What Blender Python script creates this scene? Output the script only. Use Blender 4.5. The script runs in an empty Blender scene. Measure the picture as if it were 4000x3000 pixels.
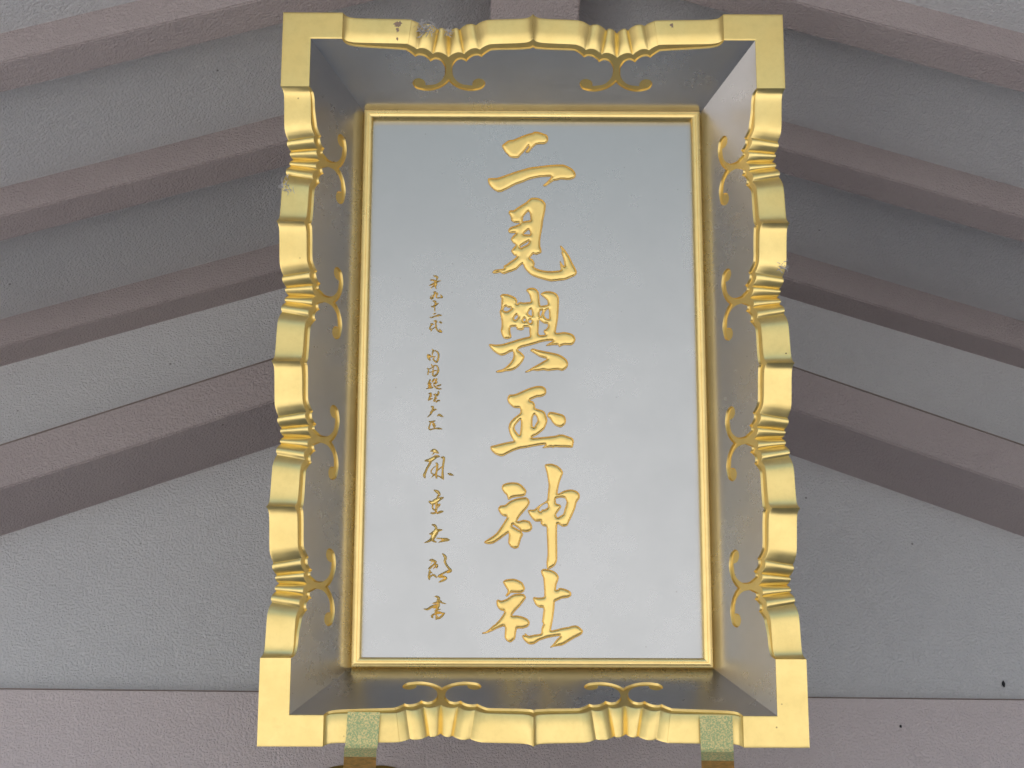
import bpy, bmesh, math, random
from mathutils import Vector, Matrix
from mathutils.geometry import tessellate_polygon, delaunay_2d_cdt
import numpy as np

random.seed(7)
scene = bpy.context.scene
COL = scene.collection
EYE = 1.55                                        # eye height of the photographer above the forecourt

# ------------------------------------------------------------------ camera
cam_d = bpy.data.cameras.new('camera')
cam_d.sensor_width = 36.0
cam_d.lens = 63.0
cam_d.clip_start = 0.05
cam_d.clip_end = 500.0
cam = bpy.data.objects.new('camera', cam_d)
COL.objects.link(cam)
RIGHT, UP, FWD = (Vector((0.999932, -0.00889, 0.007505)), Vector((-0.011241, -0.572002, 0.820175)),
                  Vector((0.002998, 0.820204, 0.572063)))
cam.matrix_world = Matrix.Translation((0, 0, EYE)) @ Matrix(
    ((RIGHT.x, UP.x, -FWD.x), (RIGHT.y, UP.y, -FWD.y), (RIGHT.z, UP.z, -FWD.z))).to_4x4()
scene.camera = cam

# ------------------------------------------------------------------ sky, sun, exposure
SUN_EL, SUN_AZ = math.radians(58), math.radians(318)   # high, from behind the building and to the left
world = bpy.data.worlds.new('World')
scene.world = world
world.use_nodes = True
wn = world.node_tree
bg = wn.nodes['Background']
sky = wn.nodes.new('ShaderNodeTexSky')
sky.sky_type = 'NISHITA'
sky.sun_disc = False
sky.sun_elevation = SUN_EL
sky.sun_rotation = SUN_AZ
sky.air_density = 1.0
sky.dust_density = 3.0
sky.ozone_density = 1.0
wn.links.new(sky.outputs['Color'], bg.inputs['Color'])
bg.inputs['Strength'].default_value = 0.10

sun_d = bpy.data.lights.new('sun', 'SUN')
sun_d.energy = 4.5
sun_d.angle = math.radians(0.5)
sun_d.color = (1.0, 0.96, 0.9)
sun = bpy.data.objects.new('sun', sun_d)
COL.objects.link(sun)
sdir = Vector((math.sin(SUN_AZ) * math.cos(SUN_EL), math.cos(SUN_AZ) * math.cos(SUN_EL), math.sin(SUN_EL)))
sun.rotation_euler = sdir.to_track_quat('Z', 'Y').to_euler()

vs = scene.view_settings
vs.view_transform = 'Standard'
vs.look = 'None'
vs.gamma = 1.0
vs.use_curve_mapping = False
vs.exposure = 1.28
scene.cycles.max_bounces = 10
scene.cycles.diffuse_bounces = 6
scene.cycles.glossy_bounces = 6
scene.cycles.sample_clamp_indirect = 6.0
scene.cycles.use_denoising = True
scene.cycles.use_adaptive_sampling = False

# ------------------------------------------------------------------ materials
def mat(name):
    m = bpy.data.materials.new(name)
    m.use_nodes = True
    nt = m.node_tree
    return m, nt, nt.nodes['Principled BSDF']

def N(nt, t, **kw):
    n = nt.nodes.new(t)
    for k, v in kw.items():
        if hasattr(n, k):
            setattr(n, k, v)
        else:
            n.inputs[k].default_value = v
    return n

def ramp(nt, src, stops):
    r = nt.nodes.new('ShaderNodeValToRGB')
    e = r.color_ramp.elements
    while len(e) < len(stops):
        e.new(0.5)
    for el, (p, c) in zip(e, stops):
        el.position = p
        el.color = (c, c, c, 1) if isinstance(c, (int, float)) else (*c, 1)
    nt.links.new(src, r.inputs['Fac'])
    return r.outputs['Color']

def mixc(nt, fac, a, b, mode='MIX'):
    m = nt.nodes.new('ShaderNodeMix')
    m.data_type = 'RGBA'
    m.blend_type = mode
    for sock, v in ((m.inputs[0], fac), (m.inputs[6], a), (m.inputs[7], b)):
        if isinstance(v, bpy.types.NodeSocket):
            nt.links.new(v, sock)
        elif isinstance(v, (int, float)):
            sock.default_value = v
        else:
            sock.default_value = (*v, 1)
    return m.outputs[2]

def objco(nt):
    return nt.nodes.new('ShaderNodeTexCoord').outputs['Object']

def noise(nt, co, scale, detail=4, rough=0.55):
    n = N(nt, 'ShaderNodeTexNoise', Scale=scale, Detail=detail, Roughness=rough)
    nt.links.new(co, n.inputs['Vector'])
    return n.outputs['Fac']

def bump(nt, bsdf, height, strength, dist, prev=None):
    b = N(nt, 'ShaderNodeBump', Strength=strength, Distance=dist)
    nt.links.new(height, b.inputs['Height'])
    if prev is not None:
        nt.links.new(prev, b.inputs['Normal'])
    nt.links.new(b.outputs['Normal'], bsdf.inputs['Normal'])
    return b.outputs['Normal']

def stucco(name, base, dark, pale, grain=165.0, depth=0.0034, soot=0.25):
    m, nt, b = mat(name)
    co = objco(nt)
    big = noise(nt, co, 2.3, 5, 0.6)
    mid = noise(nt, co, 14.0, 5, 0.65)
    c = mixc(nt, ramp(nt, big, [(0.3, 0.0), (0.75, 1.0)]), base, pale)
    c = mixc(nt, ramp(nt, mid, [(0.55, 0.0), (0.9, soot)]), c, dark)
    vor = N(nt, 'ShaderNodeTexVoronoi', Scale=9.0)
    nt.links.new(co, vor.inputs['Vector'])
    spots = ramp(nt, vor.outputs['Distance'], [(0.0, 1.0), (0.022, 0.8), (0.034, 0.0)])
    c = mixc(nt, spots, c, tuple(x * 0.45 for x in dark))
    nt.links.new(c, b.inputs['Base Color'])
    b.inputs['Roughness'].default_value = 0.82
    b.inputs['Specular IOR Level'].default_value = 0.25
    g1 = noise(nt, co, grain, 3, 0.6)
    g2 = noise(nt, co, grain * 0.33, 3, 0.55)
    h = N(nt, 'ShaderNodeMath', operation='ADD')
    nt.links.new(ramp(nt, g1, [(0.35, 0.0), (0.62, 1.0)]), h.inputs[0])
    nt.links.new(g2, h.inputs[1])
    bump(nt, b, h.outputs[0], 0.75, depth)
    return m

M_GREY = stucco('grey_stucco', (0.585, 0.58, 0.585), (0.40, 0.385, 0.375), (0.625, 0.62, 0.62))
M_BROWN = stucco('mauve_brown_stucco', (0.415, 0.355, 0.35), (0.26, 0.215, 0.21), (0.455, 0.395, 0.385), grain=180.0, depth=0.0034)
M_PINK = stucco('pinkish_stucco', (0.62, 0.54, 0.53), (0.40, 0.34, 0.33), (0.66, 0.58, 0.57), grain=180.0, depth=0.0034)

def gold(name, base, deep, rough, specks=True, leaf=0.5):
    m, nt, b = mat(name)
    co = objco(nt)
    n1 = noise(nt, co, 9.0, 5, 0.6)
    n2 = noise(nt, co, 420.0, 2, 0.5)
    c = mixc(nt, ramp(nt, n1, [(0.35, 0.0), (0.7, 1.0)]), base, deep)
    n3 = noise(nt, co, 46.0, 6, 0.7)
    c = mixc(nt, ramp(nt, n3, [(0.45, 0.0), (0.8, 0.55)]), c, tuple(x * 0.84 for x in deep))
    if specks:
        v = N(nt, 'ShaderNodeTexVoronoi', Scale=26.0)
        nt.links.new(co, v.inputs['Vector'])
        sp = ramp(nt, v.outputs['Distance'], [(0.0, 1.0), (0.035, 0.9), (0.055, 0.0)])
        gate = ramp(nt, noise(nt, co, 3.1, 2), [(0.52, 0.0), (0.6, 1.0)])
        f = N(nt, 'ShaderNodeMath', operation='MULTIPLY')
        nt.links.new(sp, f.inputs[0])
        nt.links.new(gate, f.inputs[1])
        c = mixc(nt, f.outputs[0], c, (0.12, 0.05, 0.03))
    nt.links.new(c, b.inputs['Base Color'])
    b.inputs['Metallic'].default_value = 1.0
    r = ramp(nt, n1, [(0.3, rough - 0.05), (0.75, rough + 0.07)])
    nt.links.new(r, b.inputs['Roughness'])
    return m

M_GOLD = gold('gold_leaf', (0.91, 0.71, 0.285), (0.89, 0.675, 0.255), 0.33)
M_TRIM = gold('gold_leaf_carved', (0.89, 0.68, 0.265), (0.86, 0.64, 0.235), 0.36, False)
M_CHAR = gold('gold_leaf_letter', (0.92, 0.68, 0.25), (0.905, 0.65, 0.225), 0.33, False)
M_MOULD = gold('gold_leaf_moulding', (0.92, 0.71, 0.30), (0.905, 0.68, 0.275), 0.30, False)

def silver(name, base, deep, rough, smudge):
    m, nt, b = mat(name)
    co = objco(nt)
    n1 = noise(nt, co, 5.0, 6, 0.62)
    n2 = noise(nt, co, 38.0, 4, 0.6)
    c = mixc(nt, ramp(nt, n1, [(0.38, 0.0), (0.72, smudge)]), base, deep)
    v = N(nt, 'ShaderNodeTexVoronoi', Scale=17.0)
    nt.links.new(co, v.inputs['Vector'])
    c = mixc(nt, ramp(nt, v.outputs['Distance'], [(0.0, 0.7), (0.02, 0.5), (0.03, 0.0)]), c, (0.3, 0.28, 0.27))
    nt.links.new(c, b.inputs['Base Color'])
    b.inputs['Metallic'].default_value = 1.0
    r = N(nt, 'ShaderNodeMath', operation='ADD')
    nt.links.new(ramp(nt, n2, [(0.3, 0.0), (0.8, 0.02)]), r.inputs[0])
    nt.links.new(ramp(nt, n1, [(0.3, rough - 0.015), (0.75, rough + 0.025)]), r.inputs[1])
    nt.links.new(r.outputs[0], b.inputs['Roughness'])
    return m

M_PANEL = silver('silver_leaf_panel', (0.475, 0.485, 0.482), (0.44, 0.45, 0.447), 0.27, 0.9)
M_BOARD = silver('silver_leaf_board', (0.63, 0.615, 0.60), (0.53, 0.515, 0.50), 0.27, 0.6)

def patina():
    m, nt, b = mat('copper_patina')
    co = objco(nt)
    n1 = noise(nt, co, 330.0, 5, 0.7)
    n2 = noise(nt, co, 26.0, 4, 0.6)
    f = ramp(nt, n1, [(0.44, 0.0), (0.56, 1.0)])
    c = mixc(nt, f, (0.36, 0.46, 0.20), (0.82, 0.68, 0.31))
    c = mixc(nt, ramp(nt, n2, [(0.52, 0.0), (0.8, 0.5)]), c, (0.33, 0.47, 0.23))
    nt.links.new(c, b.inputs['Base Color'])
    met = N(nt, 'ShaderNodeMath', operation='MULTIPLY')
    nt.links.new(f, met.inputs[0])
    met.inputs[1].default_value = 0.6
    nt.links.new(met.outputs[0], b.inputs['Metallic'])
    b.inputs['Roughness'].default_value = 0.55
    bump(nt, b, n1, 0.25, 0.0015)
    return m

def brass():
    m, nt, b = mat('tarnished_gilt')
    co = objco(nt)
    n1 = noise(nt, co, 60.0, 5, 0.65)
    c = mixc(nt, ramp(nt, n1, [(0.4, 0.0), (0.7, 1.0)]), (0.74, 0.43, 0.12), (0.42, 0.28, 0.09))
    nt.links.new(c, b.inputs['Base Color'])
    b.inputs['Metallic'].default_value = 0.9
    b.inputs['Roughness'].default_value = 0.5
    return m

M_LINE = gold('groove_shade_line', (0.50, 0.33, 0.14), (0.44, 0.28, 0.11), 0.45, False)
M_PLATE = gold('dark_gilt', (0.42, 0.29, 0.08), (0.34, 0.23, 0.06), 0.42, False)
M_PATINA = patina()
M_BRASS = brass()

def plain(name, c, rough=0.9):
    m, nt, b = mat(name)
    co = objco(nt)
    nt.links.new(mixc(nt, noise(nt, co, 90.0, 4), tuple(x * 0.7 for x in c), c), b.inputs['Base Color'])
    b.inputs['Roughness'].default_value = rough
    return m

M_LINT = plain('lint', (0.52, 0.50, 0.49))
M_BARE = plain('bare_primer', (0.34, 0.24, 0.17))
M_SEAM = plain('seam_dirt', (0.31, 0.255, 0.225))
M_BLACK = plain('black_speck', (0.02, 0.02, 0.022))

def gravel():
    m, nt, b = mat('pale_gravel')
    co = objco(nt)
    c = mixc(nt, noise(nt, co, 40.0, 6, 0.7), (0.27, 0.268, 0.265), (0.41, 0.408, 0.405))
    nt.links.new(c, b.inputs['Base Color'])
    b.inputs['Roughness'].default_value = 0.95
    return m

M_GROUND = gravel()

# ------------------------------------------------------------------ helpers
def link(name, me, m=None, parent=None):
    o = bpy.data.objects.new(name, me)
    COL.objects.link(o)
    if m is not None:
        me.materials.append(m)
    if parent is not None:
        o.parent = parent
    return o

def mesh(name, verts, faces, m, parent=None, smooth=None):
    me = bpy.data.meshes.new(name)
    me.from_pydata([tuple(v) for v in verts], [], faces)
    me.update()
    if smooth is not None:
        me.polygons.foreach_set('use_smooth', [True] * len(me.polygons))
        me.set_sharp_from_angle(angle=math.radians(smooth))
    return link(name, me, m, parent)

def tag(o, label=None, cat=None, group=None, kind=None):
    for k, v in (('label', label), ('category', cat), ('group', group), ('kind', kind)):
        if v:
            o[k] = v
    return o

def prism(name, poly, axis_a, axis_b, m, parent=None, bev=0.004):
    """poly: list of points (Vector) of the front outline; extruded by the vector axis_b; bevelled edges"""
    bm = bmesh.new()
    vs_ = [bm.verts.new(p) for p in poly]
    f = bm.faces.new(vs_)
    r = bmesh.ops.extrude_face_region(bm, geom=[f])
    bmesh.ops.translate(bm, vec=axis_b, verts=[v for v in r['geom'] if isinstance(v, bmesh.types.BMVert)])
    bmesh.ops.recalc_face_normals(bm, faces=bm.faces)
    if bev:
        bmesh.ops.bevel(bm, geom=list(bm.edges), offset=bev, segments=2, affect='EDGES', clamp_overlap=True)
    me = bpy.data.meshes.new(name)
    bm.to_mesh(me)
    bm.free()
    return link(name, me, m, parent)

# ------------------------------------------------------------------ the porch: ground, gable wall, ceiling, rafters
X0, SLOPE, APEX, RAF_H, RAF_D = 0.0543, 0.3762, EYE + 3.0546, 0.0902, 0.0826
Y_RAF = (2.6521, 3.0982, 3.55)
Y_WALL = 3.624
FRONT, HALF, EAVE_L, EAVE_R = 0.7, 3.3, 2.7, 4.6

g = mesh('ground', [(-60, -80, 0), (60, -80, 0), (60, 30, 0), (-60, 30, 0)], [(0, 1, 2, 3)], M_GROUND)
tag(g, kind='structure')

def zc(x, base):
    return base - SLOPE * abs(x - X0)

cb = APEX + RAF_H
verts, faces = [], []
prof = [(X0 - EAVE_L, zc(X0 - EAVE_L, cb)), (X0, cb), (X0 + EAVE_R, zc(X0 + EAVE_R, cb)),
        (X0 + EAVE_R, zc(X0 + EAVE_R, cb) + 0.22), (X0, cb + 0.22), (X0 - EAVE_L, zc(X0 - EAVE_L, cb) + 0.22)]
for y in (FRONT, Y_WALL + 0.3):
    verts += [(x, y, z) for x, z in prof]
n = len(prof)
faces = [(i, (i + 1) % n, n + (i + 1) % n, n + i) for i in range(n)] + [(0, 1, 4, 5), (1, 2, 3, 4), (6, 11, 10, 7), (7, 10, 9, 8)]
ceiling = mesh('ceiling', verts, faces, M_GREY)
tag(ceiling, kind='structure')

for y in Y_RAF:
    for s in (-1, 1):
        xa, xb = X0 + s * 0.06, X0 + s * ((EAVE_L if s < 0 else EAVE_R) - 0.05)
        poly = [Vector((xa, y, zc(xa, APEX))), Vector((xb, y, zc(xb, APEX))),
                Vector((xb, y, zc(xb, APEX) + RAF_H + 0.03)), Vector((xa, y, zc(xa, APEX) + RAF_H + 0.03))]
        dep = RAF_D if y < 3.5 else Y_WALL - y + 0.05
        prism('rafter', poly, None, Vector((0, dep, 0)), M_BROWN, ceiling, 0.003)
rb = APEX - 0.052
prism('ridge_beam', [Vector((X0 - 0.1, FRONT + 0.02, rb)), Vector((X0 + 0.1, FRONT + 0.02, rb)),
                     Vector((X0 + 0.1, FRONT + 0.02, cb + 0.02)), Vector((X0 - 0.1, FRONT + 0.02, cb + 0.02))],
      None, Vector((0, Y_WALL - FRONT + 0.02, 0)), M_PINK, ceiling, 0.003)

wz = cb + 0.05
WALL_H = 7.0
wall = mesh('wall', [(X0 - WALL_H, Y_WALL, 0), (X0 + WALL_H, Y_WALL, 0), (X0 + WALL_H, Y_WALL, zc(X0 + WALL_H, wz)), (X0, Y_WALL, wz),
                     (X0 - WALL_H, Y_WALL, zc(X0 - WALL_H, wz)),
                     (X0 - WALL_H, Y_WALL + 0.25, 0), (X0 + WALL_H, Y_WALL + 0.25, 0), (X0 + WALL_H, Y_WALL + 0.25, zc(X0 + WALL_H, wz)),
                     (X0, Y_WALL + 0.25, wz), (X0 - WALL_H, Y_WALL + 0.25, zc(X0 - WALL_H, wz))],
            [(0, 1, 2, 3, 4), (9, 8, 7, 6, 5), (0, 4, 9, 5), (1, 6, 7, 2)], M_GREY)
tag(wall, kind='structure')
side_wall = prism('wall', [Vector((4.4, 0.6, 0)), Vector((4.4, Y_WALL - 0.01, 0)), Vector((4.4, Y_WALL - 0.01, zc(4.4, cb) + 0.05)),
                           Vector((4.4, 0.6, zc(4.4, cb) + 0.05))], None, Vector((0.2, 0, 0)), M_GREY, None, 0.0)
tag(side_wall, kind='structure')
RAKE, RK_APEX, RK_H, RK_D = 0.4183, EYE + 2.5934, 0.1268, 0.1823
for s in (-1, 1):
    xa, xb = X0 + s * 0.001, X0 + s * (HALF - 0.1)
    zz = lambda x: RK_APEX - RAKE * abs(x - X0)
    poly = [Vector((xa, Y_WALL - RK_D, zz(xa))), Vector((xb, Y_WALL - RK_D, zz(xb))),
            Vector((xb, Y_WALL - RK_D, zz(xb) + RK_H)), Vector((xa, Y_WALL - RK_D, zz(xa) + RK_H))]
    prism('raking_beam', poly, None, Vector((0, RK_D + 0.04, 0)), M_BROWN, wall, 0.003)
    def seam_pts(z0, h):
        a = Vector((xa, Y_WALL - RK_D - 0.0008, zz(xa) + RK_H + z0))
        b = Vector((xb, Y_WALL - RK_D - 0.0008, zz(xb) + RK_H + z0))
        return [a, b, b + Vector((0, 0, h)), a + Vector((0, 0, h))]
    prism('dirty_seam', seam_pts(-0.0012, 0.0021), None, Vector((0, 0.03, 0)), M_SEAM, wall, 0)
TIE_P = 0.03
tz = EYE + 1.6965 * (Y_WALL - TIE_P) / Y_WALL
prism('tie_beam', [Vector((-WALL_H, Y_WALL - TIE_P, tz - 0.75)), Vector((WALL_H, Y_WALL - TIE_P, tz - 0.75)),
                   Vector((WALL_H, Y_WALL - TIE_P, tz)), Vector((-WALL_H, Y_WALL - TIE_P, tz))],
      None, Vector((0, TIE_P + 0.04, 0)), M_PINK, wall, 0.003)
prism('dirty_seam', [Vector((-3, Y_WALL - TIE_P - 0.0006, tz - 0.0010)), Vector((3, Y_WALL - TIE_P - 0.0006, tz - 0.0010)),
                     Vector((3, Y_WALL - TIE_P - 0.0006, tz + 0.0006)), Vector((-3, Y_WALL - TIE_P - 0.0006, tz + 0.0006))],
      None, Vector((0, 0.02, 0)), M_SEAM, wall, 0)

# ------------------------------------------------------------------ the plaque
PW, PH = 1.0, 1.441                    # outer size of the frame face
FACE = 0.0575                          # width of the gold face
U0, V0 = PW / 2 - FACE, PH / 2 - FACE  # half size of the frame's inner front edge
MU, MV = 0.344, 0.566                  # half size of the panel moulding
IN, DP = 0.0985, 0.145                 # how far a board runs inwards and backwards down to the moulding
SL = 0.159                             # that length as measured along the board
CA, SA = IN / SL, DP / SL
NL = math.hypot(CA, SA)
MOUT = Matrix(((0.999969, -0.007844, -0.000581), (-0.003349, -0.357779, -0.9338), (0.007117, 0.933773, -0.357794)))
CEN = Vector((0.05022, 2.77281, 1.98635 + EYE))
plaque = bpy.data.objects.new('plaque', None)
COL.objects.link(plaque)
plaque.empty_display_size = 0.2
plaque.matrix_world = Matrix.Translation(CEN + MOUT @ Vector((0, -PH / 2, 0))) @ MOUT.to_4x4()
tag(plaque, 'large silver plaque with raised gold characters in a scalloped gold frame', 'plaque')
UPV = Vector((0, PH / 2, 0))           # plaque parts are drawn from the plaque's middle, its origin is at the foot

def cr(pts, k=6):
    """Catmull-Rom through the points"""
    out = []
    P = [Vector(p) for p in pts]
    P = [P[0] * 2 - P[1]] + P + [P[-1] * 2 - P[-2]]
    for i in range(1, len(P) - 2):
        a, b, c, d = P[i - 1:i + 3]
        for j in range(k):
            t = j / k
            out.append(0.5 * (2 * b + (c - a) * t + (2 * a - 5 * b + 4 * c - d) * t * t + (3 * b - a - 3 * c + d) * t ** 3))
    out.append(P[-2])
    return out

def mirror(seg, c):
    return [(2 * c - x, y) for x, y in reversed(seg)]

def gold_profile(tb, knots, cusps, T, q1, q2):
    """edge line of the gold face: list of smooth segments (t along the side, depth down the board)"""
    segs = [[(-T, 0.0), (-tb - 0.02, 0.0), (-tb, 0.0)]]
    k0 = knots[0]
    rise = lambda k: [(k - q1 - 0.028, 0.0132), (k - q1 - 0.0155, 0.0153), (k - q1 - 0.0063, 0.0198), (k - q1, 0.0247)]
    segs.append([(-tb, 0.0), (-tb + 0.003, 0.0035), (-tb + 0.009, 0.0080), (-tb + 0.018, 0.0103), (-tb + 0.036, 0.0116)] + rise(k0))
    for i, k in enumerate(knots):
        g1 = q1 - q2
        l1 = [(k - q1, 0.0247), (k - q1 + g1 * 0.24, 0.0221), (k - q1 + g1 * 0.55, 0.0234), (k - q1 + g1 * 0.84, 0.0292), (k - q2, 0.0345)]
        l2 = [(k - q2, 0.0345), (k - q2 * 0.81, 0.0312), (k - q2 * 0.53, 0.0312), (k - q2 * 0.22, 0.0352), (k, 0.0408)]
        segs += [l1, l2, mirror(l2, k), mirror(l1, k)]
        if i < len(knots) - 1:
            c = cusps[i]
            down = mirror(rise(k), k) + [(c - 0.030, 0.0112), (c - 0.013, 0.0094), (c - 0.005, 0.0062), (c, 0.0015)]
            segs += [down, mirror(down, c)]
    segs.append(mirror(segs[1], 0))
    segs.append(mirror(segs[0], 0))
    return segs

def silver_profile(tb, knots, cusps, T, q1, q2):
    """carved border between silver and gold, scrolls included"""
    q1, q2 = q1 + 0.003, q2 + 0.0043
    rise = lambda k: [(k - q1 - 0.0253, 0.0224), (k - q1 - 0.0153, 0.0248), (k - q1 - 0.0063, 0.0310), (k - q1, 0.0368)]
    scroll = [(-q2, .0469), (-q2 * .82, .0430), (-q2 * .63, .0424), (-.0096 - q2 * .17, .0455), (-.0113, .0514), (-.0082, .0575), (-.0074, .0638), (-.0090, .0763),
              (-.0162, .0873), (-.0276, .0945), (-.0473, .0972)]
    ball = [(-.0473, .0972), (-.0480, .0915), (-.0512, .0859), (-.0596, .0822), (-.0694, .0844), (-.0739, .0923), (-.0699, .1017),
            (-.0616, .1066), (-.0420, .1095), (-.0222, .1050), (-.0079, .0967), (0, .0888)]
    segs = [[(-T, 0.0), (-tb - 0.02, 0.0), (-tb, 0.0)],
            [(-tb, 0.0), (-tb + 0.003, 0.0058), (-tb + 0.009, 0.0115), (-tb + 0.0215, 0.0153), (-tb + 0.045, 0.0178)] + rise(knots[0])]
    for i, k in enumerate(knots):
        g1 = q1 - q2
        l1 = [(k - q1, 0.0368), (k - q1 + g1 * 0.22, 0.0340), (k - q1 + g1 * 0.55, 0.0352), (k - q1 + g1 * 0.85, 0.0410), (k - q2, 0.0469)]
        half = [l1, [(k + x, y) for x, y in scroll], [(k + x, y) for x, y in ball]]
        segs += half + [mirror(s, k) for s in reversed(half)]
        if i < len(knots) - 1:
            c = cusps[i]
            down = mirror(rise(k), k) + [(c - 0.030, 0.0210), (c - 0.013, 0.0198), (c - 0.005, 0.0186), (c, 0.0160)]
            segs += [down, mirror(down, c)]
    segs.append(mirror(segs[1], 0))
    segs.append(mirror(segs[0], 0))
    return segs

def flat(segs, k):
    out = []
    for s in segs:
        p = cr(s, k)
        out += [tuple(q) for q in (p if not out else p[1:])]
    return out

def lerp_map(x, xs, ys):
    return float(np.interp(x, xs, ys))

def board(side):
    horiz = side in 'TB'
    T, base = (U0, V0) if horiz else (V0, U0)
    tb = 0.3805 if horiz else 0.561
    knots = [-0.1695, 0.1695] if horiz else [-0.42, -0.14, 0.14, 0.42]
    cusps = [0.0] if horiz else [-0.2805, 0.0, 0.2805]

    def P(t, s, nn=0.0, out=0.0):
        inward, w = CA * s - out, -SA * s
        inward += nn * SA / NL
        w += nn * CA / NL
        if side == 'T':
            p = (t, base - inward, w)
        elif side == 'B':
            p = (-t, -base + inward, w)
        elif side == 'L':
            p = (-base + inward, t, w)
        else:
            p = (base - inward, -t, w)
        return Vector(p) + UPV

    G = 0.0042
    q1, q2 = (0.0637, 0.032) if horiz else (0.0465, 0.0222)
    gp = flat(gold_profile(tb, knots, cusps, T, q1, q2), 7)
    sp = flat(silver_profile(tb, knots, cusps, T, q1, q2), 6)
    foot = 0.178
    # silver board
    poly = [(-(T - foot * CA), foot), (T - foot * CA, foot)] + [(t, s) for t, s in reversed(sp)]
    tris = tessellate_polygon([[Vector((t, s, 0)) for t, s in poly]])
    br = mesh('frame_board', [P(t, s) for t, s in poly], [tuple(f) for f in tris], M_BOARD, plaque)
    # carved gold floor and the little wall up to the silver
    gpoly = [(-(T - foot * CA), foot), (T - foot * CA, foot)] + [(t, s) for t, s in reversed(gp)]
    tris = tessellate_polygon([[Vector((t, s, 0)) for t, s in gpoly]])
    verts = [P(t, s, -G) for t, s in gpoly]
    faces = [tuple(f) for f in tris]
    o = len(verts)
    inner = [(t, s) for t, s in sp if abs(t) <= tb + 1e-6]
    ia = np.array(inner)
    tg = np.gradient(ia, axis=0)
    tg /= np.maximum(np.hypot(tg[:, 0], tg[:, 1]), 1e-9)[:, None]
    low = ia + np.stack([tg[:, 1], -tg[:, 0]], 1) * 0.0019
    verts += [P(t, s, 0.0) for t, s in inner] + [P(t, s, -G - 0.0002) for t, s in low]
    k = len(inner)
    faces += [(o + i, o + i + 1, o + k + i + 1, o + k + i) for i in range(k - 1)]
    mesh('carved_trim', verts, faces, M_TRIM, br)
    # gold face: ruled strip with eased edges, then the back of the board
    kn = np.array(knots)
    def tout(t):
        if abs(t) > tb:
            return math.copysign(tb + (abs(t) - tb) * (T + FACE - tb) / (T - tb), t)
        j = int(np.argmin(abs(kn - t)))
        d = t - kn[j]
        return float(kn[j] + math.copysign(lerp_map(abs(d), [0, q2, q1, q1 + .035, .125, 1], [0, q2 * .68, q1 * (.86 if horiz else .79), q1 + .030, .125, 1]), d))
    rows = []
    E = 0.0016
    L = len(gp)
    for t, s in gp:
        g = -G * min(1.0, max(0.0, (tb - abs(t)) / 0.004))
        to = tout(t)
        mid = lambda f: t + (to - t) * f
        e = 0.0004
        row = [P(t, s + 0.0012, g)]
        for o_, gg, dd in ((0.0006, 0.9, 0), (0.0024, 0.6, e), (0.0052, 0.3, e), (FACE * 0.5, 0, e), (FACE - 0.0052, 0, e), (FACE - 0.0024, 0, e), (FACE - 0.0006, 0, 0)):
            row.append(P(mid(o_ / FACE), s - dd, g * gg, o_ - CA * dd))
        row += [P(to, s + 0.0012, 0, FACE), P(to * (T - 0.12 * CA) / T, 0.20, 0, FACE)]
        rows.append(row)
    C = len(rows[0])
    verts = [p for r in rows for p in r]
    faces = [(i * C + j, i * C + j + 1, (i + 1) * C + j + 1, (i + 1) * C + j) for i in range(L - 1) for j in range(C - 1)]
    mesh('gold_edge', verts, faces, M_GOLD, br, smooth=24)
    return br

for side in 'TBLR':
    board(side)

# back board that closes the box behind the panel
mesh('back_board', [Vector((x, y, w)) + UPV for w in (-0.150, -0.190) for x, y in ((-.362, -.584), (.362, -.584), (.362, .584), (-.362, .584))],
     [(0, 1, 2, 3), (4, 5, 6, 7), (0, 1, 5, 4), (1, 2, 6, 5), (2, 3, 7, 6), (3, 0, 4, 7)], M_BOARD, plaque)

# moulding round the panel, four mitred lengths
MP = [(0, -.152), (0, -.1310), (.0007, -.1285), (.0022, -.1264), (.0045, -.1252), (.0075, -.1247), (.0095, -.1249), (.0099, -.1257), (.0103, -.1257),
      (.0107, -.1250), (.0130, -.1252), (.0155, -.1262), (.0175, -.1280), (.0185, -.1300), (.0185, -.147)]
for side in 'TBLR':
    verts = []
    for e in (-1, 1):
        for x, w in MP:
            if side in 'TB':
                sg = 1 if side == 'T' else -1
                v = Vector((e * (MU - x), sg * (MV - x), w))
            else:
                sg = 1 if side == 'R' else -1
                v = Vector((sg * (MU - x), e * (MV - x), w))
            verts.append(v + UPV)
    k = len(MP)
    mesh('moulding', verts, [(i, i + 1, k + i + 1, k + i) for i in range(k - 1)], M_MOULD, plaque, smooth=35)

PANEL_W = -0.145
px, py = MU - 0.012, MV - 0.012
panel = mesh('panel', [Vector((x, y, PANEL_W)) + UPV for x, y in ((-px, -py), (px, -py), (px, py), (-px, py))], [(0, 1, 2, 3)], M_PANEL, plaque)
tag(panel, 'silver panel with six large and many small gold characters')

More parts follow.
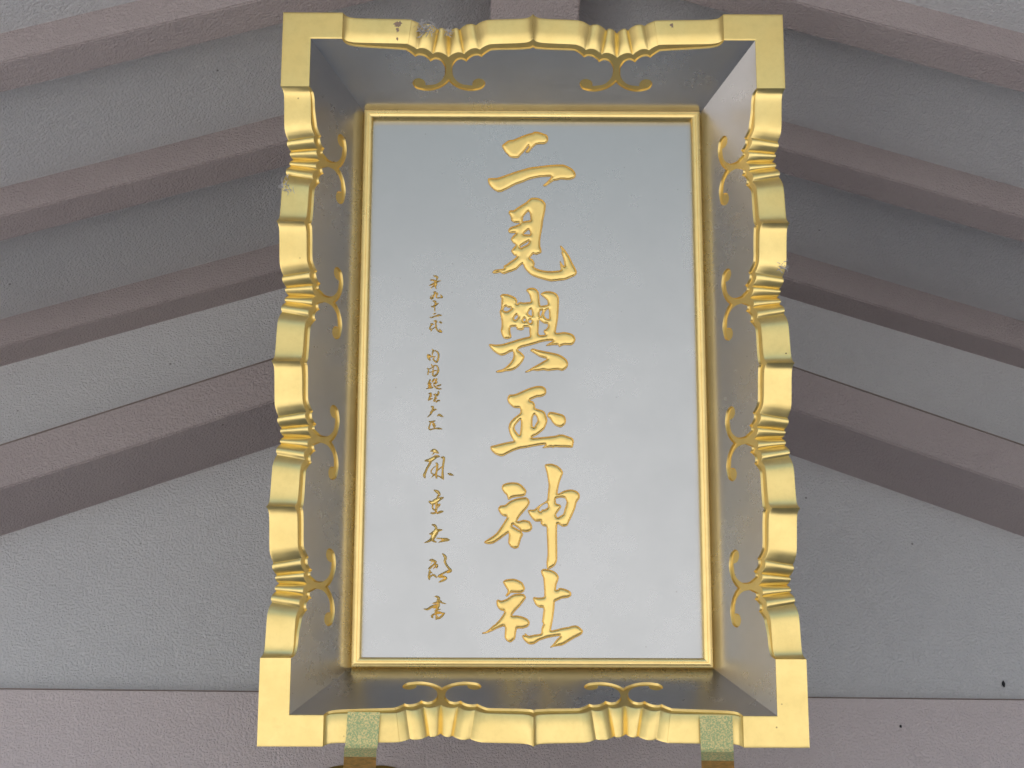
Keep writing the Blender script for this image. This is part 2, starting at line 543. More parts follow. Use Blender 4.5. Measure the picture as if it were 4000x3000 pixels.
# ------------------------------------------------------------------ inscription
# inscription, traced on the panel, in millimetres from the panel centre
BIG = [
 [[(-61.5,493.1),(-60.0,496.8),(-56.1,500.0),(-51.1,504.2),(-46.1,506.7),(-39.1,507.5),(-30.2,511.2),(-18.2,516.8),(-6.3,520.9),(1.7,523.1),(3.7,525.2),(10.7,525.5),(17.7,523.7),(25.6,520.5),(30.1,518.9),(32.8,514.2),(33.6,508.3),(32.1,503.5),(28.6,500.3),(24.1,498.2),(15.6,498.2),(8.7,497.1),(4.2,493.3),(-1.3,487.5),(-5.8,480.6),(-8.8,479.3),(-13.2,480.0),(-13.7,481.6),(-9.8,486.9),(-5.8,493.5),(-6.8,494.1),(-11.2,488.5),(-16.2,481.6),(-22.2,475.2),(-27.6,468.7),(-34.1,467.6),(-40.1,468.3),(-46.0,470.9),(-51.0,476.7),(-55.5,481.4),(-59.0,487.8)],
  [(-90.2,420.1),(-89.0,423.3),(-83.5,423.9),(-71.7,424.4),(-61.8,427.6),(-47.9,432.9),(-32.1,438.8),(-18.2,443.1),(-4.3,447.3),(10.6,449.5),(30.5,452.2),(47.3,453.6),(63.2,453.9),(72.1,450.8),(81.0,445.6),(87.0,439.3),(89.4,432.5),(88.4,427.2),(83.9,423.5),(75.0,421.1),(59.1,421.8),(51.2,419.7),(44.2,418.6),(38.3,414.4),(32.3,410.2),(28.4,407.0),(23.9,407.0),(22.4,409.1),(27.4,413.3),(34.3,420.7),(39.3,427.5),(30.4,427.5),(15.5,426.4),(2.6,423.7),(-8.3,420.5),(-18.2,415.7),(-34.0,409.9),(-47.8,402.0),(-57.7,396.7),(-63.6,394.3),(-69.5,394.6),(-76.5,398.2),(-83.4,404.4),(-88.4,411.8)]],
 [[(-47.8,349.0),(-46.2,353.6),(-42.9,355.0),(-37.4,355.1),(-29.8,360.6),(-21.0,366.5),(-12.3,372.3),(-5.7,378.7),(-1.3,381.6),(7.5,382.2),(15.2,380.5),(21.8,377.1),(25.6,372.5),(28.1,367.8),(27.2,356.3),(25.0,344.7),(22.6,333.1),(21.7,323.9),(20.0,312.4),(17.8,300.9),(16.7,289.4),(16.7,279.1),(18.8,272.2),(19.2,265.4),(13.9,262.5),(8.5,260.5),(2.5,261.9),(-1.3,257.3),(-4.0,253.9),(0.9,250.5),(4.1,246.5),(5.4,240.2),(4.1,235.7),(7.4,232.3),(16.1,228.9),(28.0,226.6),(40.0,226.1),(51.9,227.3),(57.9,229.0),(56.8,237.0),(55.8,246.1),(57.4,247.5),(61.2,240.4),(65.0,237.0),(64.0,247.3),(61.8,256.4),(59.7,263.3),(58.6,265.0),(60.2,266.7),(57.6,275.8),(56.5,278.7),(58.1,280.2),(63.0,275.3),(69.5,266.7),(76.0,256.5),(81.4,243.9),(86.7,233.7),(89.9,225.8),(89.9,220.6),(85.5,216.1),(76.8,212.1),(65.9,207.5),(55.1,206.3),(38.8,204.5),(24.7,207.9),(11.7,211.8),(-1.3,217.4),(-10.0,225.4),(-15.5,233.3),(-18.7,240.7),(-23.1,237.8),(-31.7,229.3),(-40.4,225.2),(-49.1,222.4),(-55.6,219.7),(-61.1,221.2),(-64.3,222.9),(-75.2,220.6),(-80.1,222.8),(-77.9,225.7),(-74.1,228.5),(-65.4,229.7),(-56.7,231.4),(-57.3,236.6),(-51.3,240.0),(-42.7,246.9),(-36.1,251.5),(-30.7,257.2),(-36.2,259.4),(-40.5,265.1),(-42.2,268.6),(-38.4,274.3),(-32.9,281.2),(-38.4,285.7),(-42.2,291.5),(-42.8,293.8),(-38.4,300.7),(-33.0,306.4),(-45.0,306.4),(-48.3,311.0),(-46.7,315.6),(-41.7,319.6),(-34.1,322.0),(-27.5,325.1),(-24.5,327.1),(-26.5,328.1),(-31.9,328.1),(-37.4,329.4),(-41.8,332.9),(-42.9,339.8),(-45.6,345.5)],
  [(-17.7,341.0),(-12.2,348.0),(-7.3,352.6),(-4.6,349.2),(-3.5,341.1),(-3.3,334.2),(-10.0,333.0),(-18.4,331.2),(-18.0,336.4)],
  [(-16.6,304.2),(-13.3,308.2),(-6.8,313.4),(-4.6,310.0),(-4.0,303.7)],
  [(-24.2,277.2),(-18.8,281.8),(-10.0,287.0),(-6.2,289.3),(-7.9,284.1),(-11.1,281.3),(-18.8,277.8),(-22.0,275.5)]],
 [[(-63.3,171.3),(-63.9,174.2),(-58.9,177.7),(-48.3,177.1),(-39.4,173.7),(-32.7,169.7),(-29.3,163.3),(-30.2,157.5),(-29.5,157.3),(-28.8,158.1),(-26.0,160.4),(-23.2,161.2),(-17.1,160.1),(-3.7,161.3),(-2.6,163.4),(-3.7,169.2),(-5.4,176.1),(-8.2,180.8),(-11.5,184.3),(-11.0,187.2),(-6.0,190.1),(-0.4,191.1),(5.2,190.1),(9.6,187.3),(13.5,182.0),(14.6,175.1),(15.2,165.8),(16.3,155.3),(18.5,153.6),(29.6,155.2),(31.3,157.7),(30.2,164.7),(26.3,168.7),(20.8,173.3),(16.9,177.4),(18.6,179.7),(25.2,183.2),(34.2,183.9),(43.1,182.1),(49.7,178.1),(53.6,171.1),(54.1,161.3),(53.5,146.2),(52.3,128.9),(50.1,115.0),(47.8,97.7),(62.8,99.0),(73.8,97.3),(81.6,93.9),(86.0,87.6),(86.5,82.4),(83.7,76.1),(78.1,72.0),(64.8,72.0),(58.2,70.2),(54.3,67.9),(51.6,71.9),(40.5,71.9),(29.4,70.1),(28.3,71.9),(33.9,75.9),(41.6,80.5),(31.7,80.5),(18.4,78.1),(4.0,73.5),(-10.4,69.4),(-21.4,66.5),(-28.1,61.9),(-22.5,57.4),(-17.0,51.7),(-14.8,47.1),(-18.6,38.0),(-24.7,30.0),(-32.4,23.1),(-41.2,19.1),(-52.2,17.9),(-61.0,15.6),(-69.9,15.2),(-71.8,17.3),(-66.6,20.1),(-58.9,21.9),(-52.3,26.4),(-44.6,34.4),(-39.1,42.4),(-37.1,50.4),(-38.2,58.4),(-43.5,57.3),(-52.3,52.1),(-60.1,49.8),(-66.7,52.0),(-76.7,58.9),(-82.2,65.1),(-86.1,71.4),(-84.5,73.7),(-72.3,72.6),(-59.0,73.8),(-43.6,78.5),(-28.1,83.7),(-12.6,87.8),(-4.8,90.1),(-5.4,99.8),(-6.0,108.5),(-15.9,108.4),(-16.5,104.4),(-22.0,102.1),(-30.3,104.4),(-32.0,109.5),(-42.5,108.3),(-43.1,98.6),(-40.8,89.4),(-43.0,85.9),(-50.2,84.2),(-56.9,85.9),(-60.8,93.9),(-62.5,101.9),(-60.9,112.3),(-61.5,123.8),(-63.2,133.1),(-64.8,140.6),(-62.1,148.1),(-61.6,159.7),(-61.6,170.1)],
  [(-57.1,145.2),(-55.4,149.9),(-51.5,151.6),(-48.2,149.3),(-41.5,148.2),(-43.7,145.8),(-50.4,141.8),(-54.9,142.3)],
  [(-35.9,127.4),(-33.7,131.4),(-30.4,134.1),(-28.2,131.5),(-29.3,128.0),(-33.7,123.9)],
  [(-17.6,122.8),(-15.9,126.9),(-12.6,125.7),(-12.6,122.9),(-15.9,120.5)],
  [(-7.1,120.6),(-3.7,124.0),(-1.0,122.9),(-1.5,118.3),(-4.8,117.1)],
  [(-7.6,137.9),(-4.8,143.7),(-1.0,145.4),(-0.4,132.7),(-6.0,135.0)],
  [(15.2,138.0),(16.8,142.6),(20.7,143.8),(19.0,136.8),(16.3,131.0)],
  [(24.6,135.7),(27.4,142.7),(33.0,146.1),(34.0,127.1),(30.7,126.5),(26.2,129.9)],
  [(14.6,124.1),(17.9,120.7),(24.0,116.7),(31.2,115.5),(31.2,110.3),(28.4,105.7),(23.4,102.3),(23.4,97.7),(26.2,93.6),(15.6,92.5),(12.9,96.5),(13.5,108.0),(14.0,118.3)],
  [(-3.2,59.7),(-2.6,62.6),(1.8,64.9),(9.5,62.6),(22.8,59.8),(37.1,57.0),(51.5,53.6),(61.4,48.5),(69.1,41.7),(71.8,33.7),(70.1,26.9),(64.6,21.2),(59.1,19.1),(51.4,21.1),(40.3,19.9),(31.5,18.8),(22.7,20.4),(11.7,18.7),(1.8,19.8),(-5.9,16.9),(-12.6,15.4),(-13.7,17.2),(-8.2,20.3),(1.8,26.6),(13.9,33.5),(23.9,39.8),(29.4,43.3),(22.8,45.5),(15.0,47.8),(7.3,52.9),(0.7,57.4)]],
 [[(-49.0,-39.2),(-47.6,-33.4),(-44.3,-29.7),(-36.7,-29.3),(-29.2,-27.0),(-19.7,-22.6),(-10.3,-18.2),(-0.8,-14.7),(7.7,-12.3),(16.2,-11.9),(22.9,-13.5),(27.6,-18.5),(28.1,-26.3),(24.7,-31.2),(18.1,-34.1),(9.6,-35.1),(1.1,-38.6),(-4.1,-41.5),(2.0,-43.4),(5.8,-49.7),(6.3,-56.5),(11.5,-58.9),(20.0,-61.3),(25.1,-65.2),(28.4,-73.8),(30.3,-81.6),(28.4,-89.3),(24.1,-99.0),(17.1,-105.7),(9.5,-111.5),(2.9,-114.4),(0.1,-116.9),(10.5,-116.3),(27.4,-114.8),(46.2,-112.4),(52.8,-110.2),(61.3,-110.4),(70.6,-113.7),(79.1,-117.1),(82.3,-122.8),(81.4,-129.5),(79.0,-136.3),(64.9,-136.1),(54.6,-136.2),(46.1,-135.4),(40.5,-137.4),(38.6,-135.9),(22.6,-137.4),(20.3,-136.5),(26.4,-131.2),(18.0,-131.7),(6.7,-133.6),(-10.2,-137.0),(-25.2,-139.5),(-38.4,-144.3),(-49.6,-150.1),(-57.1,-154.0),(-63.7,-153.8),(-71.2,-150.7),(-77.8,-145.4),(-81.1,-140.6),(-82.0,-135.9),(-79.7,-133.4),(-73.1,-132.0),(-60.9,-128.6),(-45.9,-125.2),(-36.5,-123.2),(-40.3,-116.5),(-44.1,-107.9),(-46.5,-98.2),(-45.5,-90.5),(-42.3,-83.8),(-34.7,-76.0),(-27.2,-70.2),(-23.4,-65.8),(-23.9,-57.6),(-31.0,-57.1),(-36.7,-56.2),(-42.3,-51.3),(-47.1,-46.0)],
  [(-22.5,-80.8),(-22.5,-95.3),(-24.8,-110.7),(-29.0,-107.3),(-33.3,-101.1),(-34.2,-95.3),(-30.0,-88.5)],
  [(1.1,-78.8),(3.0,-73.0),(5.3,-70.5),(8.6,-73.9),(10.5,-82.6),(6.7,-89.4),(3.9,-95.2),(1.1,-93.3)],
  [(29.8,-71.9),(32.2,-66.6),(35.0,-64.6),(42.6,-65.1),(52.0,-67.5),(60.5,-69.9),(65.2,-74.7),(67.0,-82.4),(65.6,-88.7),(61.3,-93.0),(56.6,-95.8),(50.0,-94.1),(44.4,-90.7),(39.7,-85.4),(35.9,-78.7),(31.2,-74.8)]],
 [[(-59.5,-217.8),(-57.4,-210.9),(-50.0,-207.4),(-39.2,-206.0),(-28.3,-206.9),(-20.2,-211.5),(-13.4,-219.0),(-10.9,-223.8),(-13.4,-231.4),(-20.1,-234.4),(-33.7,-235.6),(-40.4,-237.7),(-45.8,-241.1),(-47.9,-237.0),(-49.9,-231.5),(-55.4,-226.0)],
  [(-66.1,-257.6),(-62.0,-252.1),(-52.6,-250.7),(-44.5,-243.9),(-33.7,-239.0),(-22.8,-236.5),(-12.0,-235.5),(-6.6,-239.6),(-4.6,-246.5),(-9.3,-256.1),(-17.4,-265.7),(-24.1,-273.9),(-28.8,-282.8),(-16.0,-280.0),(-5.2,-282.7),(-0.5,-290.2),(0.2,-297.0),(-3.9,-302.5),(-12.0,-304.5),(-20.1,-303.2),(-17.4,-309.3),(-21.4,-317.5),(-24.1,-327.0),(-26.7,-334.5),(-33.5,-336.8),(-41.5,-333.1),(-46.3,-325.0),(-45.6,-314.8),(-45.7,-306.7),(-52.4,-310.8),(-63.1,-319.0),(-75.2,-326.5),(-84.6,-327.9),(-92.0,-326.1),(-92.7,-323.1),(-87.3,-319.1),(-76.6,-312.2),(-68.6,-305.4),(-59.2,-291.8),(-52.5,-280.8),(-49.1,-274.7),(-56.6,-272.6),(-62.0,-267.9),(-65.4,-261.7)],
  [(24.7,-171.9),(28.1,-169.4),(38.3,-168.8),(49.2,-172.5),(57.3,-179.4),(60.7,-187.0),(57.2,-196.7),(53.8,-206.4),(51.0,-218.8),(50.3,-228.4),(62.5,-222.2),(74.8,-219.8),(85.6,-222.1),(92.3,-228.3),(92.9,-236.5),(86.8,-246.2),(84.0,-257.1),(78.5,-270.8),(73.1,-281.8),(68.3,-291.4),(59.5,-293.4),(49.4,-288.7),(48.4,-309.1),(48.6,-336.3),(48.5,-357.9),(44.4,-368.7),(36.3,-374.8),(29.0,-375.5),(27.7,-363.4),(29.7,-347.1),(29.1,-322.8),(28.2,-303.7),(27.8,-294.2),(20.4,-291.5),(15.7,-286.1),(17.7,-283.3),(6.9,-283.4),(0.2,-277.9),(-5.2,-270.4),(-8.6,-262.2),(-3.9,-259.9),(4.2,-259.5),(15.1,-250.5),(28.6,-241.6),(30.7,-227.1),(32.1,-210.6),(29.4,-191.3),(26.7,-180.2)],
  [(29.3,-247.0),(30.6,-254.6),(24.5,-259.4),(19.8,-259.4),(16.4,-263.5),(13.7,-260.8),(16.4,-254.6),(23.2,-249.1)],
  [(46.9,-238.1),(55.7,-236.0),(63.8,-237.3),(67.2,-244.9),(63.7,-257.2),(60.3,-268.2),(54.2,-272.3),(49.5,-275.0),(46.8,-269.6),(51.5,-262.7),(57.0,-254.5),(54.3,-249.7),(47.5,-247.7),(46.2,-242.2)],
  [(-38.3,-291.0),(-36.3,-290.0),(-30.9,-293.3),(-22.8,-299.8),(-24.1,-300.4),(-32.2,-295.8),(-37.3,-293.1)]],
 [[(-56.4,-401.7),(-53.8,-398.1),(-48.6,-396.0),(-36.1,-394.9),(-26.7,-397.5),(-18.4,-402.7),(-15.3,-408.9),(-13.7,-413.6),(-15.8,-419.3),(-21.5,-422.7),(-30.8,-422.7),(-40.2,-422.3),(-44.3,-425.7),(-47.4,-429.0),(-50.6,-428.8),(-51.1,-426.7),(-47.5,-421.5),(-47.5,-417.3),(-51.1,-411.1),(-54.3,-405.9)],
  [(-68.7,-438.2),(-66.1,-435.1),(-58.8,-437.1),(-49.5,-434.0),(-41.2,-428.2),(-35.0,-424.9),(-24.6,-423.7),(-16.3,-424.5),(-12.6,-428.7),(-12.1,-432.8),(-17.3,-440.1),(-24.6,-449.5),(-32.8,-457.8),(-38.0,-465.6),(-28.7,-465.5),(-17.3,-468.1),(-9.0,-472.2),(-4.9,-477.4),(-4.9,-482.5),(-9.0,-487.7),(-18.3,-490.8),(-28.6,-491.3),(-30.7,-499.1),(-32.2,-509.4),(-36.9,-514.5),(-42.0,-517.4),(-48.2,-514.6),(-52.4,-508.4),(-52.4,-498.1),(-51.9,-488.8),(-55.5,-486.8),(-67.9,-491.5),(-78.2,-496.6),(-86.5,-499.8),(-94.8,-501.3),(-95.8,-498.8),(-88.6,-496.7),(-82.4,-492.0),(-74.2,-484.3),(-71.1,-482.7),(-61.8,-472.4),(-55.6,-463.0),(-53.6,-457.9),(-60.8,-455.8),(-66.0,-450.6),(-68.1,-445.5)],
  [(17.0,-380.6),(18.1,-378.0),(21.7,-375.6),(30.6,-376.2),(40.0,-379.0),(47.2,-383.7),(51.4,-391.0),(50.3,-398.3),(47.2,-406.6),(46.1,-416.0),(50.3,-415.0),(51.3,-412.4),(60.7,-413.4),(70.0,-417.0),(75.2,-421.7),(75.1,-427.4),(68.9,-431.6),(57.4,-433.2),(48.1,-437.3),(43.9,-439.9),(42.8,-453.4),(40.7,-469.0),(38.1,-483.4),(36.5,-493.7),(45.8,-492.2),(58.2,-489.0),(70.7,-486.9),(76.9,-484.9),(85.2,-484.5),(92.4,-488.9),(97.5,-495.1),(95.4,-500.8),(89.2,-504.9),(80.9,-509.0),(70.5,-515.2),(58.1,-522.5),(48.8,-524.0),(39.5,-525.6),(35.4,-527.1),(34.3,-525.6),(40.6,-519.4),(46.8,-511.2),(53.0,-505.0),(42.7,-506.1),(29.2,-508.7),(14.8,-513.3),(4.4,-520.0),(-4.9,-521.1),(-12.1,-516.5),(-17.3,-510.4),(-19.3,-505.2),(-17.3,-502.6),(-14.2,-503.4),(-14.7,-500.1),(-12.1,-500.1),(-6.9,-504.2),(4.4,-502.1),(16.8,-500.0),(17.9,-489.7),(21.0,-481.4),(19.0,-477.3),(20.5,-464.9),(21.6,-451.9),(13.8,-450.4),(7.6,-446.3),(3.4,-439.0),(1.4,-432.8),(3.5,-430.2),(11.8,-431.2),(22.7,-429.6),(23.2,-417.1),(22.2,-401.5),(21.2,-393.1),(18.1,-385.8)]],
]
SMALL = [
 [[(-198.2,215.8,1.5),(-193.7,214.5,3.5),(-189.9,212.2,3.0),(-191.1,208.8,2.5),(-192.6,205.2,2.2)],
  [(-204.0,206.7,2.5),(-198.5,206.5,3.0),(-193.5,203.7,3.0)],
  [(-183.2,205.2,1.2),(-188.6,203.7,2.7),(-193.5,201.6,3.5),(-197.5,199.0,3.5),(-202.9,196.4,2.7),(-206.6,195.3,1.0)],
  [(-194.5,202.6,4.5),(-193.5,198.5,4.5),(-194.4,195.4,3.0)],
  [(-191.5,199.5,2.5),(-192.9,195.4,3.0),(-194.4,193.3,2.5),(-192.4,188.6,2.2)],
  [(-195.9,194.8,2.5),(-200.3,192.2,2.2),(-203.8,188.6,0.6)]],
 [[(-197.2,181.4,2.5),(-193.8,181.1,3.5),(-195.2,177.8,3.0),(-197.6,172.6,3.0),(-200.0,168.5,3.7),(-203.0,168.2,3.0),(-202.6,172.6,1.5),(-198.6,175.7,0.6)],
  [(-193.2,179.9,2.5),(-189.8,177.8,3.0),(-191.2,174.7,2.2),(-191.7,171.1,2.5),(-189.2,169.3,2.2),(-183.2,169.8,2.2),(-179.8,170.4,2.5),(-181.8,173.2,3.0),(-183.3,176.3,1.0)]],
 [[(-199.2,163.1,1.5),(-195.0,161.8,4.0),(-193.0,160.2,3.0),(-194.4,156.1,2.5)],
  [(-202.5,152.2,1.2),(-198.8,151.0,3.0),(-193.9,153.5,3.5),(-190.0,156.7,3.0),(-186.8,158.2,1.0)],
  [(-194.9,152.5,2.0),(-194.8,147.9,2.2),(-194.5,141.7,2.2)]],
 [[(-198.4,135.7,0.9),(-195.8,135.9,2.2),(-192.1,137.2,1.7)],
  [(-204.2,129.1,1.5),(-201.2,128.1,2.2),(-196.1,130.1,2.4),(-190.9,132.0,2.6),(-185.8,133.2,3.3),(-180.9,133.0,1.8)],
  [(-187.2,131.7,2.2),(-189.0,129.5,0.6)]],
 [[(-202.5,115.1,2.6),(-198.8,114.7,3.1),(-197.0,114.7,2.2)],
  [(-199.9,113.9,2.6),(-202.1,110.9,2.6),(-203.9,107.0,2.6),(-203.9,104.7,2.6),(-200.9,103.6,2.6),(-201.6,99.7,1.8)],
  [(-200.9,103.2,1.8),(-198.0,105.1,1.8),(-194.3,107.8,1.5),(-191.4,109.7,1.8),(-188.5,111.5,0.6)],
  [(-196.7,121.1,0.7),(-192.6,120.9,4.1),(-190.0,119.3,2.2)],
  [(-191.9,120.1,3.3),(-192.2,114.7,2.6),(-191.9,110.1,2.6),(-191.0,105.9,2.8),(-188.3,101.7,3.0),(-184.6,99.0,3.1),(-179.8,97.7,1.8)],
  [(-179.8,99.1,1.8),(-182.8,101.7,2.6),(-184.7,104.4,1.5)],
  [(-186.7,119.0,0.6),(-183.4,118.6,3.3),(-180.4,117.1,2.6)]],
 [[(-198.9,62.6,1.7),(-196.7,60.1,2.8),(-197.7,56.0,2.8),(-198.8,52.6,2.2)],
  [(-207.0,50.9,3.9),(-205.8,45.7,4.4),(-202.7,40.0,2.8)],
  [(-207.0,50.9,3.3),(-203.1,49.7,3.3),(-201.4,46.9,2.2),(-196.5,47.5,1.9),(-189.9,46.9,0.8)],
  [(-196.6,58.9,2.2),(-192.2,59.5,2.2),(-187.8,56.7,2.8),(-185.8,51.5,3.0),(-186.0,45.2,3.0),(-187.6,39.5,3.3),(-189.7,36.1,2.8),(-193.1,38.4,2.8),(-196.4,41.8,2.5),(-194.3,45.8,1.7)],
  [(-198.8,53.2,1.7),(-198.2,48.6,1.7)]],
 [[(-199.9,31.8,1.7),(-197.9,28.1,2.8),(-195.6,24.7,2.8)],
  [(-207.7,23.2,2.2),(-205.0,21.2,2.2),(-206.0,16.1,2.2),(-206.5,10.4,2.2)],
  [(-205.0,21.8,1.4),(-201.7,23.0,1.7),(-198.4,25.3,1.7)],
  [(-205.4,16.1,1.7),(-200.5,15.6,1.9),(-196.7,17.3,1.9),(-191.7,19.0,1.9),(-186.7,17.3,1.7)],
  [(-196.8,27.0,1.9),(-192.9,29.3,2.2),(-188.5,28.1,2.5),(-186.3,23.0,2.8),(-185.9,17.3,3.0),(-188.9,11.6,3.3),(-193.2,7.9,3.3),(-197.1,10.5,2.8),(-196.1,15.6,2.2),(-196.7,22.4,2.2)]],
 [[(-201.9,-0.3,3.3),(-204.1,-5.4,3.0),(-205.9,-9.4,2.7)],
  [(-202.9,-7.1,2.2),(-200.7,-7.7,3.0),(-203.4,-12.2,3.3),(-205.0,-13.9,2.7)],
  [(-201.8,-10.0,2.2),(-201.7,-13.4,2.2),(-199.0,-12.2,1.6)],
  [(-208.8,-18.5,1.6),(-203.9,-16.8,2.7),(-196.8,-15.6,3.3)],
  [(-193.7,1.7,3.3),(-198.0,-4.3,2.7)],
  [(-188.8,2.0,3.3),(-191.4,-2.6,3.3)],
  [(-188.1,-4.2,2.7),(-190.8,-6.5,3.8),(-194.7,-7.7,3.3)],
  [(-194.6,-11.1,2.7),(-191.3,-15.0,2.7),(-186.9,-17.8,2.7),(-179.7,-18.7,2.2)],
  [(-188.6,-12.7,2.7),(-184.2,-11.6,3.0),(-180.9,-9.9,2.5)]],
 [[(-204.3,-28.5,2.2),(-199.9,-27.3,2.7),(-201.0,-31.3,2.7),(-202.5,-35.8,3.3),(-205.2,-42.0,1.6)],
  [(-199.9,-28.4,1.6),(-198.8,-30.7,2.2)],
  [(-200.9,-33.0,2.2),(-198.2,-33.5,2.2)],
  [(-204.1,-41.4,2.2),(-200.3,-39.2,2.7),(-196.5,-38.3,1.1)],
  [(-194.9,-30.7,1.4),(-191.1,-30.1,3.8),(-188.9,-31.8,3.8),(-185.6,-29.0,3.3),(-185.1,-24.4,3.3)],
  [(-191.1,-33.5,2.2),(-192.1,-38.6,2.7),(-194.2,-43.7,2.7)],
  [(-191.0,-35.7,1.6),(-188.3,-36.9,1.6)],
  [(-191.5,-39.7,2.2),(-188.3,-38.0,1.6)],
  [(-193.7,-43.7,2.2),(-190.4,-42.8,1.9)],
  [(-189.3,-45.3,2.7),(-186.6,-42.5,2.7),(-182.2,-42.5,2.2)]],
 [[(-199.6,-54.4,1.6),(-195.7,-55.5,3.8),(-196.2,-60.6,3.3),(-197.8,-65.1,3.3),(-200.4,-70.1,2.7),(-206.4,-76.3,1.1)],
  [(-201.6,-66.8,1.1),(-198.3,-64.5,2.7),(-192.9,-61.1,3.3),(-188.0,-59.7,1.1)],
  [(-186.7,-73.5,1.6),(-183.5,-71.2,3.8),(-179.6,-72.9,3.8),(-174.9,-75.4,1.1)]],
 [[(-203.0,-84.2,1.6),(-199.1,-85.8,3.3),(-191.5,-83.6,2.5)],
  [(-199.7,-85.8,2.2),(-201.2,-92.0,2.5),(-203.1,-97.6,2.7),(-200.6,-101.0,2.7),(-195.7,-99.8,2.2),(-189.1,-98.7,2.2),(-183.7,-98.7,3.3),(-177.1,-99.8,1.6)],
  [(-195.3,-89.2,3.3),(-193.6,-93.1,3.3),(-192.4,-96.5,2.7)],
  [(-194.2,-88.1,2.5),(-191.4,-90.3,2.2)],
  [(-193.0,-92.5,1.6),(-189.2,-92.5,1.4)],
  [(-193.5,-96.2,1.9),(-189.7,-95.3,1.4)]],
 [[(-199.5,-144.6,0.9),(-192.9,-142.9,5.9),(-187.4,-145.7,5.0),(-183.8,-148.0,2.7)],
  [(-192.0,-147.1,2.7),(-196.4,-152.4,0.5)],
  [(-209.7,-163.3,2.7),(-203.6,-162.9,5.0),(-198.6,-161.9,6.8),(-192.7,-158.2,5.9),(-187.3,-154.9,5.0),(-181.4,-154.9,2.3)],
  [(-198.1,-164.7,4.1),(-201.6,-171.6,3.9),(-205.6,-178.6,3.6),(-208.7,-186.4,3.8),(-210.8,-192.4,4.5),(-209.2,-197.5,2.7)],
  [(-189.0,-168.1,1.8),(-186.0,-169.7,3.6),(-185.9,-177.1,3.6),(-186.7,-184.0,3.2),(-187.8,-190.0,3.6),(-186.8,-197.9,3.2)],
  [(-188.0,-173.9,1.4),(-192.5,-177.1,1.6),(-197.4,-183.2,2.0),(-196.9,-187.8,2.0),(-191.4,-191.4,2.3)],
  [(-188.3,-190.0,2.7),(-192.7,-192.8,2.3),(-197.7,-197.4,0.7)],
  [(-186.1,-183.1,2.3),(-181.1,-179.4,2.0),(-176.7,-175.2,1.8)],
  [(-178.2,-156.8,2.3),(-173.7,-157.2,4.5),(-172.7,-160.9,3.6),(-173.6,-167.8,3.6),(-174.4,-174.8,3.2),(-175.0,-184.0,3.2),(-174.9,-193.2,4.1),(-173.6,-200.6,2.3)],
  [(-186.4,-193.3,2.3),(-180.5,-195.1,2.3),(-174.1,-199.2,2.7)],
  [(-164.5,-189.0,2.3),(-159.7,-190.4,4.1),(-154.1,-192.2,1.8)]],
 [[(-191.2,-221.9,2.2),(-185.0,-225.2,5.1),(-180.6,-230.3,4.0),(-183.5,-233.9,3.2),(-185.2,-239.1,3.2)],
  [(-200.3,-244.6,3.6),(-194.1,-247.1,6.5),(-187.7,-243.5,7.9),(-181.2,-239.8,5.8),(-173.3,-236.8,2.9)],
  [(-193.4,-250.8,2.9),(-193.6,-258.1,2.5),(-187.4,-262.5,2.9)],
  [(-186.2,-244.9,4.3),(-186.1,-253.7,4.0),(-186.7,-262.4,3.6)],
  [(-184.7,-252.2,2.9),(-179.7,-250.0,2.5),(-182.5,-255.9,1.8)],
  [(-196.7,-267.2,2.9),(-191.0,-267.6,3.2),(-186.0,-264.6,3.2)],
  [(-185.2,-268.3,2.2),(-179.5,-265.3,4.3),(-173.7,-263.9,2.9)]],
 [[(-194.3,-290.1,2.2),(-189.2,-291.6,4.3),(-186.3,-296.6,4.0),(-187.7,-303.2,6.5),(-191.2,-309.7,6.5),(-193.9,-317.0,5.7),(-200.3,-322.4,3.9),(-208.5,-325.3,1.4)],
  [(-174.8,-300.2,2.2),(-181.9,-301.3,5.0),(-187.6,-303.9,6.5),(-194.1,-307.5,5.0),(-199.1,-308.3,1.8)],
  [(-183.3,-303.9,4.3),(-189.0,-313.3,4.3),(-193.2,-321.3,3.6)],
  [(-193.2,-321.3,3.6),(-186.0,-324.2,2.5)],
  [(-185.0,-316.6,1.8),(-174.6,-317.6,2.9),(-165.9,-319.4,5.7),(-160.5,-319.8,2.2)],
  [(-167.4,-320.5,4.3),(-174.5,-322.0,3.6),(-181.3,-324.9,1.1)]],
 [[(-198.4,-359.6,1.8),(-193.7,-359.5,4.5),(-187.9,-361.8,4.0),(-185.2,-363.1,2.7)],
  [(-193.2,-362.2,1.3),(-196.7,-369.0,0.4)],
  [(-186.1,-362.7,3.1),(-190.0,-368.1,3.1),(-195.3,-372.6,3.6),(-198.9,-376.2,4.0)],
  [(-188.3,-367.2,2.7),(-183.8,-369.4,4.0),(-184.6,-374.3,2.7)],
  [(-186.0,-371.2,2.7),(-190.8,-375.7,1.3)],
  [(-197.5,-380.2,3.6),(-198.3,-385.6,3.6),(-199.1,-391.4,3.6),(-198.1,-396.8,2.7)],
  [(-197.0,-381.6,2.2),(-192.9,-384.7,1.8)],
  [(-198.6,-393.7,2.7),(-194.2,-389.6,2.7),(-189.3,-388.3,3.1),(-184.4,-393.2,2.2)],
  [(-173.3,-346.9,2.2),(-169.7,-350.5,4.0),(-167.4,-355.0,4.5),(-168.7,-360.8,4.0),(-165.9,-368.0,3.6),(-161.4,-374.3,3.6),(-156.8,-380.1,4.0),(-163.9,-384.2,1.8)],
  [(-158.2,-378.8,3.6),(-165.3,-381.5,3.1),(-172.0,-385.1,3.1),(-178.6,-389.1,3.6),(-182.6,-391.8,1.3)],
